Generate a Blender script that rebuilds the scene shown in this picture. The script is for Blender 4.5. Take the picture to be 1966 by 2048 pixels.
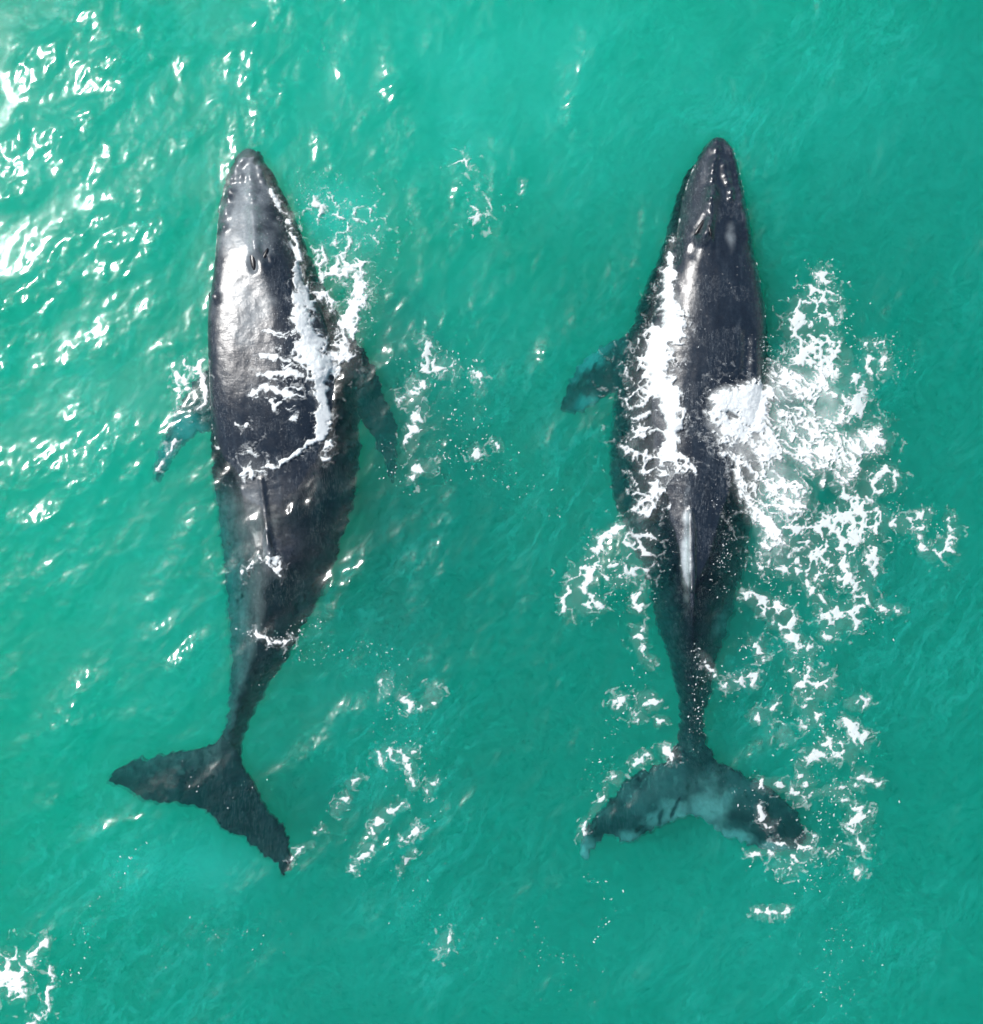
import bpy, math, random
import numpy as np
from mathutils import Vector
from mathutils.bvhtree import BVHTree

# ------------------------------------------------------------------ clear
for o in list(bpy.data.objects):
    bpy.data.objects.remove(o, do_unlink=True)
scene = bpy.context.scene
COL = scene.collection
rng = np.random.default_rng(7)
random.seed(7)

# ------------------------------------------------------------------ camera (a drone looking straight down)
H = 22.0                         # metres above the water
HALF_W, HALF_H = 9.83, 10.24     # water metres seen either side of the centre
cam_data = bpy.data.cameras.new('camera')
cam = bpy.data.objects.new('camera', cam_data)
COL.objects.link(cam)
cam.location = (0, 0, H)
cam.rotation_euler = (0, 0, 0)
cam_data.sensor_fit = 'VERTICAL'
cam_data.angle = 2 * math.atan(HALF_H / H)
cam_data.clip_end = 2000
scene.camera = cam

# ------------------------------------------------------------------ sky and sun
SUN_VEC = Vector((-12.0, 7.0, 22.0)).normalized()
elev = math.asin(SUN_VEC.z)
world = bpy.data.worlds.new('World')
scene.world = world
world.use_nodes = True
nt = world.node_tree
nt.nodes.clear()
wo = nt.nodes.new('ShaderNodeOutputWorld')
bg = nt.nodes.new('ShaderNodeBackground')
sky = nt.nodes.new('ShaderNodeTexSky')
sky.sky_type = 'NISHITA'
sky.sun_disc = False
sky.sun_elevation = elev
sky.sun_rotation = math.atan2(SUN_VEC.x, SUN_VEC.y)
bg.inputs['Strength'].default_value = 0.09
nt.links.new(sky.outputs['Color'], bg.inputs['Color'])
nt.links.new(bg.outputs['Background'], wo.inputs['Surface'])

sun_data = bpy.data.lights.new('sun', 'SUN')
sun_data.energy = 5.0
sun_data.angle = math.radians(0.53)
sun_data.color = (1.0, 0.97, 0.935)
sun = bpy.data.objects.new('sun', sun_data)
COL.objects.link(sun)
sun.rotation_euler = SUN_VEC.to_track_quat('Z', 'Y').to_euler()
sun.location = SUN_VEC * 60

vs = scene.view_settings
vs.view_transform = 'Standard'
vs.look = 'None'
vs.exposure = 0.2
vs.gamma = 1.0
vs.use_curve_mapping = False

cy = scene.cycles
cy.use_denoising = True
try:
    cy.denoiser = 'OPENIMAGEDENOISE'
except Exception:
    pass
cy.max_bounces = 14
cy.diffuse_bounces = 3
cy.glossy_bounces = 3
cy.transmission_bounces = 6
cy.transparent_max_bounces = 16
cy.volume_bounces = 2
cy.caustics_reflective = False
cy.caustics_refractive = False
cy.sample_clamp_indirect = 6
cy.use_adaptive_sampling = True
cy.adaptive_threshold = 0.04
cy.use_light_tree = False
cy.adaptive_min_samples = 12


# ------------------------------------------------------------------ helpers
def W(px, py, z=0.0):
    """place on the photograph (1966 x 2048) seen at height z -> world x, y"""
    k = (H - z) / H
    return (np.asarray(px, float) - 983.0) / 100.0 * k, (1024.0 - np.asarray(py, float)) / 100.0 * k


def tag(o, label=None, cat=None, group=None, kind=None):
    if label: o['label'] = label
    if cat: o['category'] = cat
    if group: o['group'] = group
    if kind: o['kind'] = kind
    return o


def link(o, parent=None):
    COL.objects.link(o)
    if parent is not None:
        o.parent = parent
        o.matrix_parent_inverse = parent.matrix_world.inverted()
    return o


def mesh_np(name, verts, quads=None, tris=None, extra=None, smooth=True):
    """fast mesh from numpy arrays; extra = list of n-gons (python lists)"""
    me = bpy.data.meshes.new(name)
    verts = np.asarray(verts, np.float32)
    loops, starts, totals = [], [], []
    n = 0
    if quads is not None and len(quads):
        q = np.asarray(quads, np.int32)
        loops.append(q.ravel()); starts.append(n + 4 * np.arange(len(q))); totals.append(np.full(len(q), 4)); n += 4 * len(q)
    if tris is not None and len(tris):
        t = np.asarray(tris, np.int32)
        loops.append(t.ravel()); starts.append(n + 3 * np.arange(len(t))); totals.append(np.full(len(t), 3)); n += 3 * len(t)
    for g in (extra or []):
        loops.append(np.asarray(g, np.int32)); starts.append(np.array([n])); totals.append(np.array([len(g)])); n += len(g)
    loops = np.concatenate(loops).astype(np.int32)
    starts = np.concatenate(starts).astype(np.int32)
    totals = np.concatenate(totals).astype(np.int32)
    me.vertices.add(len(verts)); me.vertices.foreach_set('co', verts.ravel())
    me.loops.add(len(loops)); me.loops.foreach_set('vertex_index', loops)
    me.polygons.add(len(starts))
    me.polygons.foreach_set('loop_start', starts)
    me.polygons.foreach_set('loop_total', totals)
    me.polygons.foreach_set('use_smooth', np.full(len(starts), smooth))
    me.update(calc_edges=True)
    me.validate()
    return me


def attr(me, name, values):
    a = me.attributes.new(name, 'FLOAT', 'POINT')
    a.data.foreach_set('value', np.asarray(values, np.float32))


def sstep(a, b, x):
    t = np.clip((x - a) / (b - a), 0, 1)
    return t * t * (3 - 2 * t)


def _hash(ix, iy, seed):
    h = (ix.astype(np.int64) * 374761393 + iy.astype(np.int64) * 668265263 + seed * 1442695041) & 0xFFFFFFFF
    h = ((h ^ (h >> 13)) * 1274126177) & 0xFFFFFFFF
    h = ((h ^ (h >> 16)) * 2246822519) & 0xFFFFFFFF
    return ((h ^ (h >> 15)) & 0xFFFFFF) / float(0xFFFFFF)


_GRAD = {}
def perlin(x, y, seed=0):
    if seed not in _GRAD:
        a = np.random.default_rng(1000 + seed).random((256, 256)) * 2 * math.pi
        _GRAD[seed] = (np.cos(a).astype(np.float32).ravel(), np.sin(a).astype(np.float32).ravel())
    gx, gy = _GRAD[seed]
    x = np.asarray(x, np.float32); y = np.asarray(y, np.float32)
    xf = np.floor(x); yf = np.floor(y)
    fx_ = x - xf; fy_ = y - yf
    ix = xf.astype(np.int32) & 255; iy = yf.astype(np.int32) & 255
    ix1 = (ix + 1) & 255; iy1 = ((iy + 1) & 255) << 8; iy = iy << 8
    ux = fx_ * fx_ * (3 - 2 * fx_); uy = fy_ * fy_ * (3 - 2 * fy_)
    k = iy + ix; a = gx[k] * fx_ + gy[k] * fy_
    k = iy + ix1; b = gx[k] * (fx_ - 1) + gy[k] * fy_
    a += (b - a) * ux
    k = iy1 + ix; c = gx[k] * fx_ + gy[k] * (fy_ - 1)
    k = iy1 + ix1; d = gx[k] * (fx_ - 1) + gy[k] * (fy_ - 1)
    c += (d - c) * ux
    a += (c - a) * uy
    return a * 1.5


def fbm(x, y, seed=0, octv=4, gain=0.5):
    s, a, t = 0, 1.0, 0
    for i in range(octv):
        s = s + a * perlin(x * 2 ** i, y * 2 ** i, seed + 17 * i)
        t += a; a *= gain
    return s / t


def worley(x, y, seed=0):
    x0 = np.floor(x); y0 = np.floor(y)
    f1 = np.full(x.shape, 9.0); f2 = np.full(x.shape, 9.0)
    for dx in (-1, 0, 1):
        for dy in (-1, 0, 1):
            cx = x0 + dx; cy_ = y0 + dy
            qx = cx + _hash(cx, cy_, seed); qy = cy_ + _hash(cx, cy_, seed + 91)
            d = np.hypot(x - qx, y - qy)
            f2 = np.where(d < f1, f1, np.minimum(f2, d)); f1 = np.minimum(f1, d)
    return f1, f2


def catmull(xs, ys, x):
    """smooth monotone-ish interpolation of table (xs, ys) at x"""
    xs = np.asarray(xs, float); ys = np.asarray(ys, float)
    m = np.gradient(ys, xs)
    i = np.clip(np.searchsorted(xs, x) - 1, 0, len(xs) - 2)
    h = xs[i + 1] - xs[i]; t = np.clip((x - xs[i]) / h, 0, 1)
    return ((2 * t ** 3 - 3 * t ** 2 + 1) * ys[i] + (t ** 3 - 2 * t ** 2 + t) * h * m[i]
            + (-2 * t ** 3 + 3 * t ** 2) * ys[i + 1] + (t ** 3 - t ** 2) * h * m[i + 1])


class NT:
    def __init__(self, name):
        self.mat = bpy.data.materials.new(name)
        self.mat.use_nodes = True
        self.t = self.mat.node_tree
        self.t.nodes.clear()
        self.out = self.n('ShaderNodeOutputMaterial')

    def n(self, kind, **kw):
        nd = self.t.nodes.new(kind)
        for k, v in kw.items():
            if k in nd.inputs.keys():
                nd.inputs[k].default_value = v
            else:
                setattr(nd, k, v)
        return nd

    def l(self, a, b):
        self.t.links.new(a, b)

    def math(self, op, a, b=None, c=None, clamp=False):
        nd = self.n('ShaderNodeMath', operation=op, use_clamp=clamp)
        for i, v in enumerate((a, b, c)):
            if v is None: continue
            if hasattr(v, 'is_linked'): self.l(v, nd.inputs[i])
            else: nd.inputs[i].default_value = v
        return nd.outputs[0]

    def noise(self, vec, scale, detail=4, rough=0.55, dist=0.0):
        nd = self.n('ShaderNodeTexNoise')
        nd.inputs['Scale'].default_value = scale
        nd.inputs['Detail'].default_value = detail
        nd.inputs['Roughness'].default_value = rough
        nd.inputs['Distortion'].default_value = dist
        if vec is not None: self.l(vec, nd.inputs['Vector'])
        return nd.outputs['Fac']

    def ramp(self, fac, stops):
        nd = self.n('ShaderNodeValToRGB')
        el = nd.color_ramp.elements
        while len(el) < len(stops): el.new(0.5)
        for e, (p, c) in zip(el, stops):
            e.position = p
            e.color = c if len(c) == 4 else (*c, 1)
        self.l(fac, nd.inputs['Fac'])
        return nd.outputs['Color']


# ------------------------------------------------------------------ wave field
NW, LW = 1024, 25.6               # periodic tile of sea surface
def make_waves():
    k1 = 2 * math.pi * np.fft.fftfreq(NW, LW / NW)
    kx, ky = np.meshgrid(k1, k1, indexing='xy')
    k = np.hypot(kx, ky); k[0, 0] = 1
    th = np.arctan2(ky, kx)
    main = math.atan2(0.62, -0.78)
    c = np.cos(th - main)
    spread = 0.13 + 0.87 * np.abs(c) ** 2.6
    kp = 2 * math.pi / 3.0
    S = k ** -4.25 * np.exp(-1.1 * (kp / k) ** 2) * np.exp(-(k / (2 * math.pi / 0.085)) ** 2)
    S = S * spread
    S[0, 0] = 0
    r = np.random.default_rng(21)
    spec = np.sqrt(S) * (r.normal(size=k.shape) + 1j * r.normal(size=k.shape))
    h = np.fft.ifft2(spec).real
    gx = np.fft.ifft2(1j * kx * np.fft.fft2(h)).real
    gy = np.fft.ifft2(1j * ky * np.fft.fft2(h)).real
    rms = math.sqrt((gx ** 2 + gy ** 2).mean())
    h = h * (0.105 / rms)
    # sharper crests, flatter troughs
    s = h.std()
    h = h + 0.22 * (h * h - s * s) / s
    return h
WAVES = make_waves()


def water_z(x, y):
    u = (np.asarray(x) / LW) % 1.0 * NW; v = (np.asarray(y) / LW) % 1.0 * NW
    i = np.floor(u).astype(int); j = np.floor(v).astype(int)
    fu, fv = u - i, v - j
    i %= NW; j %= NW; i1 = (i + 1) % NW; j1 = (j + 1) % NW
    z = (WAVES[j, i] * (1 - fu) + WAVES[j, i1] * fu) * (1 - fv) + (WAVES[j1, i] * (1 - fu) + WAVES[j1, i1] * fu) * fv
    return z


# ------------------------------------------------------------------ materials of the sea
def mat_water():
    m = NT('sea_water')
    fres = m.n('ShaderNodeFresnel', IOR=1.38)
    # sharp wavelets plus the unresolved capillary ripples
    gl_a = m.n('ShaderNodeBsdfGlossy', Roughness=0.125)
    gl_b = m.n('ShaderNodeBsdfGlossy', Roughness=0.35)
    gl = m.n('ShaderNodeMixShader'); gl.inputs[0].default_value = 0.17
    m.l(gl_a.outputs[0], gl.inputs[1]); m.l(gl_b.outputs[0], gl.inputs[2])
    tr = m.n('ShaderNodeBsdfTransparent')
    rf = m.n('ShaderNodeBsdfRefraction', IOR=1.30, Roughness=0.0)
    mx = m.n('ShaderNodeMixShader'); mx.inputs[0].default_value = 0.35
    m.l(tr.outputs[0], mx.inputs[1]); m.l(rf.outputs[0], mx.inputs[2])
    fr = m.n('ShaderNodeAttribute', attribute_name='bubble_shading')
    df = m.n('ShaderNodeBsdfDiffuse'); df.inputs['Color'].default_value = (0.04, 0.66, 0.58, 1)
    mf = m.n('ShaderNodeMixShader')
    m.l(fr.outputs['Fac'], mf.inputs[0]); m.l(mx.outputs[0], mf.inputs[1]); m.l(df.outputs[0], mf.inputs[2])
    mix = m.n('ShaderNodeMixShader')
    m.l(fres.outputs[0], mix.inputs[0])
    m.l(mf.outputs[0], mix.inputs[1]); m.l(gl.outputs[0], mix.inputs[2])
    m.l(mix.outputs[0], m.out.inputs['Surface'])
    sc = m.n('ShaderNodeVolumeScatter', Density=0.18, Anisotropy=0.0)
    sc.inputs['Color'].default_value = (0.30, 1.0, 0.95, 1)
    ab = m.n('ShaderNodeVolumeAbsorption', Density=1.65)
    ab.inputs['Color'].default_value = (0.0, 0.987, 0.961, 1)
    ad = m.n('ShaderNodeAddShader')
    m.l(sc.outputs[0], ad.inputs[0]); m.l(ab.outputs[0], ad.inputs[1])
    m.l(ad.outputs[0], m.out.inputs['Volume'])
    return m.mat


def mat_sand():
    m = NT('seabed_sand')
    geo = m.n('ShaderNodeNewGeometry')
    sa = m.n('ShaderNodeAttribute', attribute_name='sand')
    f = m.math('MULTIPLY_ADD', m.math('SUBTRACT', m.noise(geo.outputs['Position'], 1.2, 4, 0.55, 0.5), 0.5), 0.25, sa.outputs['Fac'])
    col = m.ramp(f, [(0.0, (0.05, 0.055, 0.04)), (1.0, (0.62, 0.58, 0.46))])
    b = m.n('ShaderNodeBsdfPrincipled', Roughness=0.9)
    m.l(col, b.inputs['Base Color'])
    m.l(b.outputs[0], m.out.inputs['Surface'])
    return m.mat


# ------------------------------------------------------------------ the sea and its bed
VEILS = [(370, 1740, 200, 80, 0.18), (680, 430, 100, 90, 0.30), (760, 520, 120, 120, 0.08), (1650, 230, 420, 220, 0.10), (950, 150, 620, 300, 0.20),
         (150, 300, 320, 300, 0.13), (60, 330, 90, 60, 0.16), (200, 900, 330, 420, 0.09), (330, 1300, 300, 260, 0.08), (1600, 860, 110, 110, 0.12), (1540, 1010, 60, 90, 0.16),
         (900, 620, 260, 220, 0.08), (1500, 1900, 380, 140, 0.06), (700, 1350, 120, 160, 0.06), (750, 1900, 500, 160, 0.05)]  # soft pale patches in the sea; the upper-left ones paint sun haze


def over_whales(px, py):
    """1 over a whale's back, 0 away from it (the parted water there is clear)"""
    m = np.zeros(px.shape)
    for sp in (LEFT, RIGHT):
        R = np.array(sp['rows'], float)
        xl, xr = np.interp(py, R[:, 0], R[:, 1]), np.interp(py, R[:, 0], R[:, 2])
        a = sstep(-25, 8, px - xl) * sstep(-25, 8, xr - px) * sstep(R[0, 0] - 25, R[0, 0] + 8, py) * sstep(R[-1, 0] + 30, R[-1, 0], py)
        m = np.maximum(m, a)
        for ol, _, _ in sp['foils'][:2]:
            P = np.array(ol, float)
            k = (px > P[:, 0].min() - 30) & (px < P[:, 0].max() + 30) & (py > P[:, 1].min() - 30) & (py < P[:, 1].max() + 30)
            x, y = px[k], py[k]
            d = np.where(inside(P, x, y), 1, -1) * seg_dist(P, x, y)
            m[k] = np.maximum(m[k], sstep(-22, 8, d))
    return m


def build_sea():
    def lines(half):
        a = np.arange(-half, half + 1e-6, 0.03)
        out, s, p = [], 0.03, a[-1]
        while p < 150:
            s *= 1.25; p += s; out.append(p)
        out = np.array(out)
        return np.concatenate([-out[::-1], a, out])
    xs, ys = lines(10.7), lines(11.1)
    X, Y = np.meshgrid(xs, ys)
    Z = water_z(X, Y)
    fade = 1 - sstep(12, 20, np.maximum(np.abs(X), np.abs(Y)))
    Z = Z * (0.15 + 0.85 * fade)
    ny, nx = X.shape
    v = np.stack([X, Y, Z], -1).reshape(-1, 3)
    idx = np.arange(ny * nx).reshape(ny, nx)
    q = np.stack([idx[:-1, :-1], idx[:-1, 1:], idx[1:, 1:], idx[1:, :-1]], -1).reshape(-1, 4)
    b = len(v)
    x0, x1, y0, y1 = xs[0], xs[-1], ys[0], ys[-1]
    v = np.vstack([v, [[x0, y0, -11], [x1, y0, -11], [x1, y1, -11], [x0, y1, -11]]])
    ex = [list(idx[0, ::-1]) + [b, b + 1],
          list(idx[::-1, -1]) + [b + 1, b + 2],
          list(idx[-1, :]) + [b + 2, b + 3],
          list(idx[:, 0]) + [b + 3, b],
          [b + 3, b + 2, b + 1, b]]
    me = mesh_np('sea_water', v, q, extra=ex)
    # drifting bubble veils, with ripple shading and upper-left sun haze painted in
    px, py = X * 100 + 983, 1024 - Y * 100
    c, sn = math.cos(math.radians(52)), math.sin(math.radians(52))
    u, w = X * c + Y * sn, -X * sn + Y * c
    wu = u + 0.6 * fbm(X * 0.5, Y * 0.5, 61, 3); ww = w + 0.35 * fbm(X * 0.9 + 5, Y * 0.9, 62, 3)
    rid = 1 - np.abs(fbm(wu * 0.55, ww * 1.9, 63, 4, 0.55)) * 2.2
    rid2 = 1 - np.abs(fbm(wu * 1.6, ww * 5.5, 64, 3, 0.55)) * 2.2
    area = sstep(-0.25, 0.45, fbm(X * 0.22, Y * 0.22, 65, 3))
    veil = 0.05 * sstep(0.62, 1.0, rid) * area + 0.07 * sstep(0.72, 1.0, rid2) * area * sstep(0.3, 0.9, rid)
    cloud = np.zeros(X.shape)
    for (a, b, ra, rb, amt) in VEILS:
        cloud = np.maximum(cloud, amt * np.exp(-((px - a) / ra) ** 2 - ((py - b) / rb) ** 2))
    rid3 = 1 - np.abs(fbm(wu * 3.2, ww * 13, 67, 3, 0.6)) * 2.4
    rid4 = fbm(wu * 2.2, ww * 5.0, 68, 4, 0.62)
    veil = veil + 0.045 * sstep(0.72, 1.0, rid3) * sstep(0.2, 0.8, area) + 0.02 * sstep(0.0, 0.5, rid4)
    cloud = cloud * (0.6 + 0.8 * (fbm(X * 0.8, Y * 0.8, 66, 4) * 0.5 + 0.5))
    bub_shade = np.clip(veil + 0.8 * cloud, 0, 0.4) * (1 - 0.95 * over_whales(px, py))
    attr(me, 'bubble_shading', np.concatenate([bub_shade.ravel(), np.zeros(4)]))
    me.materials.append(mat_water())
    o = link(bpy.data.objects.new('sea_water', me))
    tag(o, 'turquoise rippled sea water around the two whales', 'water', kind='structure')
    # sand bed
    g = np.sinh(np.linspace(-5.3, 5.3, 150)) * 1.48
    X, Y = np.meshgrid(g, g)
    Z = -5.8 + 0.4 * fbm(X * 0.05, Y * 0.05, 5)
    idx = np.arange(X.size).reshape(X.shape)
    q = np.stack([idx[:-1, :-1], idx[:-1, 1:], idx[1:, 1:], idx[1:, :-1]], -1).reshape(-1, 4)
    me = mesh_np('seabed', np.stack([X, Y, Z], -1).reshape(-1, 3), q)
    px, py = X * 100 + 983, 1024 - Y * 100
    wob = 260 * fbm(X * 0.16, Y * 0.16, 15, 3)
    sand = sstep(500, -900, (px - 983) * 0.75 + (py - 1100) * 0.66 + wob)
    sand = sand * (1 - 0.7 * np.exp(-((px - 960 + wob) / 260) ** 2 - ((py - 1180) / 420) ** 2))
    attr(me, 'sand', np.clip(sand + 0.12 * fbm(X * 0.6, Y * 0.6, 16, 3), 0, 1).ravel())
    me.materials.append(mat_sand())
    o = link(bpy.data.objects.new('seabed', me))
    tag(o, 'pale sandy seabed dimly seen under the turquoise water', 'seabed', kind='structure')


# ------------------------------------------------------------------ whales
def mat_skin(name, seed):
    m = NT(name)
    tc = m.n('ShaderNodeTexCoord')
    mp = m.n('ShaderNodeMapping'); mp.inputs['Location'].default_value = (seed, seed * 2, 0)
    m.l(tc.outputs['Object'], mp.inputs['Vector'])
    p = mp.outputs['Vector']
    st = m.n('ShaderNodeMapping'); st.inputs['Scale'].default_value = (3.0, 0.7, 1.5)
    m.l(p, st.inputs['Vector'])
    mott = m.noise(st.outputs['Vector'], 1.6, 7, 0.68, 0.6)
    fine = m.noise(p, 14, 5, 0.7)
    f = m.math('ADD', m.math('MULTIPLY', mott, 0.7), m.math('MULTIPLY', fine, 0.3))
    col = m.ramp(f, [(0.36, (0.004, 0.008, 0.014)), (0.54, (0.008, 0.015, 0.024)), (0.68, (0.030, 0.042, 0.054)), (0.82, (0.11, 0.128, 0.14))])
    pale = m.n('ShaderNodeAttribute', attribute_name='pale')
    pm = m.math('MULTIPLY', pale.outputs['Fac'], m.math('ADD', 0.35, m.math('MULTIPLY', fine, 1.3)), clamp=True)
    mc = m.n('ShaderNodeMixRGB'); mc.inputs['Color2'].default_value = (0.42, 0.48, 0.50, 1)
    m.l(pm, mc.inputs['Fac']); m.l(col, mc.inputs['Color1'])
    # fine scratches, mostly along the body
    sm = m.n('ShaderNodeMapping'); sm.inputs['Scale'].default_value = (9.0, 1.1, 4.0); sm.inputs['Rotation'].default_value = (0, 0, 0.12)
    m.l(p, sm.inputs['Vector'])
    sn_ = m.noise(sm.outputs['Vector'], 3.0, 3, 0.6, 0.4)
    scr = m.math('MULTIPLY', m.math('LESS_THAN', m.math('ABSOLUTE', m.math('SUBTRACT', sn_, 0.5)), 0.012), m.math('GREATER_THAN', m.noise(p, 0.9, 3), 0.5))
    ms = m.n('ShaderNodeMixRGB'); ms.inputs['Color2'].default_value = (0.20, 0.22, 0.23, 1)
    m.l(m.math('MULTIPLY', scr, 0.4), ms.inputs['Fac']); m.l(mc.outputs[0], ms.inputs['Color1'])
    mc = ms
    # barnacle dots
    vo = m.n('ShaderNodeTexVoronoi'); vo.inputs['Scale'].default_value = 9.0
    m.l(p, vo.inputs['Vector'])
    dots = m.math('LESS_THAN', vo.outputs['Distance'], 0.10)
    keep = m.math('GREATER_THAN', m.noise(p, 1.3, 2), 0.56)
    dm = m.math('MULTIPLY', m.math('MULTIPLY', dots, keep), 0.5)
    mc2 = m.n('ShaderNodeMixRGB'); mc2.inputs['Color2'].default_value = (0.42, 0.42, 0.40, 1)
    m.l(dm, mc2.inputs['Fac']); m.l(mc.outputs[0], mc2.inputs['Color1'])
    b = m.n('ShaderNodeBsdfPrincipled')
    m.l(mc2.outputs[0], b.inputs['Base Color'])
    rr = m.math('MULTIPLY_ADD', m.noise(p, 6.0, 5, 0.7), 0.30, 0.13)
    m.l(rr, b.inputs['Roughness'])
    b.inputs['IOR'].default_value = 1.5
    b.inputs['Coat IOR'].default_value = 1.33
    b.inputs['Coat Roughness'].default_value = 0.38
    # skin under water has almost no gloss of its own: water and skin bend light alike
    sub = m.n('ShaderNodeAttribute', attribute_name='submerged')
    m.l(m.math('MULTIPLY_ADD', sub.outputs['Fac'], -0.44, 0.50), b.inputs['Specular IOR Level'])
    m.l(m.math('MULTIPLY_ADD', sub.outputs['Fac'], -1.0, 1.0), b.inputs['Coat Weight'])
    # wet grain, drops and film streaks across the back
    g1 = m.noise(p, 17, 4, 0.72)
    s2 = m.n('ShaderNodeMapping'); s2.inputs['Scale'].default_value = (1.6, 13.0, 3.0)
    m.l(p, s2.inputs['Vector'])
    g2 = m.noise(s2.outputs['Vector'], 2.0, 4, 0.6, 0.8)
    hh = m.math('ADD', m.math('MULTIPLY', g1, 0.58), m.math('MULTIPLY', g2, 0.24))
    bump = m.n('ShaderNodeBump'); bump.inputs['Strength'].default_value = 0.35; bump.inputs['Distance'].default_value = 0.03
    m.l(hh, bump.inputs['Height']); m.l(bump.outputs[0], b.inputs['Normal'])
    m.l(b.outputs[0], m.out.inputs['Surface'])
    return m.mat


def mat_plain(name, col, rough):
    m = NT(name)
    tc = m.n('ShaderNodeTexCoord')
    f = m.noise(tc.outputs['Object'], 12, 3)
    c = m.ramp(f, [(0.3, tuple(v * 0.7 for v in col)), (0.7, tuple(v * 1.2 for v in col))])
    b = m.n('ShaderNodeBsdfPrincipled', Roughness=rough)
    m.l(c, b.inputs['Base Color']); m.l(b.outputs[0], m.out.inputs['Surface'])
    return m.mat


def loft(rows, step=5.0, nring=64):
    """rows: (py, pxL, pxR, pxT, zT, zL, zR, zB, nL, nR) -> verts, quads, tris of a closed tube"""
    R = np.array(rows, float)
    py = np.arange(R[0, 0], R[-1, 0] + 0.1, step)
    c = [catmull(R[:, 0], R[:, k], py) for k in range(1, R.shape[1])]
    pxL, pxR, pxT, zT, zL, zR, zB, nL, nR = c
    V = []
    for i in range(len(py)):
        xl, _ = W(pxL[i], py[i], zL[i]); xr, _ = W(pxR[i], py[i], zR[i]); xt, _ = W(pxT[i], py[i], zT[i])
        _, y = W(0, py[i], 0.5 * zT[i] + 0.25 * (zL[i] + zR[i]))
        xb = 0.5 * (xl + xr)
        t = np.linspace(0, math.pi / 2, nring // 4 + 1)
        def arc(xe, ze, xa, za, n):
            e = 2.0 / n
            return np.stack([xa + (xe - xa) * np.cos(t) ** e, np.full(t.shape, y), ze + (za - ze) * np.sin(t) ** e], -1)
        a1 = arc(xr, zR[i], xt, zT[i], nR[i])               # right -> top
        a2 = arc(xl, zL[i], xt, zT[i], nL[i])[::-1]         # top -> left
        a3 = arc(xl, zL[i], xb, zB[i], 2.0)                 # left -> bottom
        a4 = arc(xr, zR[i], xb, zB[i], 2.0)[::-1]           # bottom -> right
        V.append(np.vstack([a1[:-1], a2[:-1], a3[:-1], a4[:-1]]))
    n = V[0].shape[0]; m = len(V)
    V = np.vstack(V)
    idx = np.arange(m * n).reshape(m, n)
    nx = np.roll(idx, -1, 1)
    q = np.stack([idx[:-1], idx[1:], nx[1:], nx[:-1]], -1).reshape(-1, 4)
    cf = V[:n].mean(0) + [0, 0.04, 0]; cb = V[-n:].mean(0) - [0, 0.03, 0]
    b = len(V)
    V = np.vstack([V, cf, cb])
    t1 = np.stack([np.full(n, b), idx[0], nx[0]], -1)
    t2 = np.stack([np.full(n, b + 1), nx[-1], idx[-1]], -1)
    return V, q, np.vstack([t1, t2])


def smooth_poly(P, per=8):
    P = np.array(P, float); n = len(P); out = []
    for i in range(n):
        p0, p1, p2, p3 = P[i - 1], P[i], P[(i + 1) % n], P[(i + 2) % n]
        for t in np.linspace(0, 1, per, endpoint=False):
            out.append(0.5 * ((2 * p1) + (-p0 + p2) * t + (2 * p0 - 5 * p1 + 4 * p2 - p3) * t * t + (-p0 + 3 * p1 - 3 * p2 + p3) * t ** 3))
    return np.array(out)


def inside(poly, x, y):
    r = np.zeros(x.shape, bool)
    n = len(poly)
    for i in range(n):
        x1, y1 = poly[i]; x2, y2 = poly[(i + 1) % n]
        c = ((y1 > y) != (y2 > y)) & (x < (x2 - x1) * (y - y1) / (y2 - y1 + 1e-12) + x1)
        r ^= c
    return r


def seg_dist(poly, x, y, closed=True):
    d = np.full(x.shape, 1e9)
    n = len(poly)
    for i in range(n if closed else n - 1):
        a = poly[i]; b = poly[(i + 1) % n]
        ab = b - a; L = ab @ ab + 1e-12
        t = np.clip(((x - a[0]) * ab[0] + (y - a[1]) * ab[1]) / L, 0, 1)
        d = np.minimum(d, np.hypot(x - a[0] - t * ab[0], y - a[1] - t * ab[1]))
    return d


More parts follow.
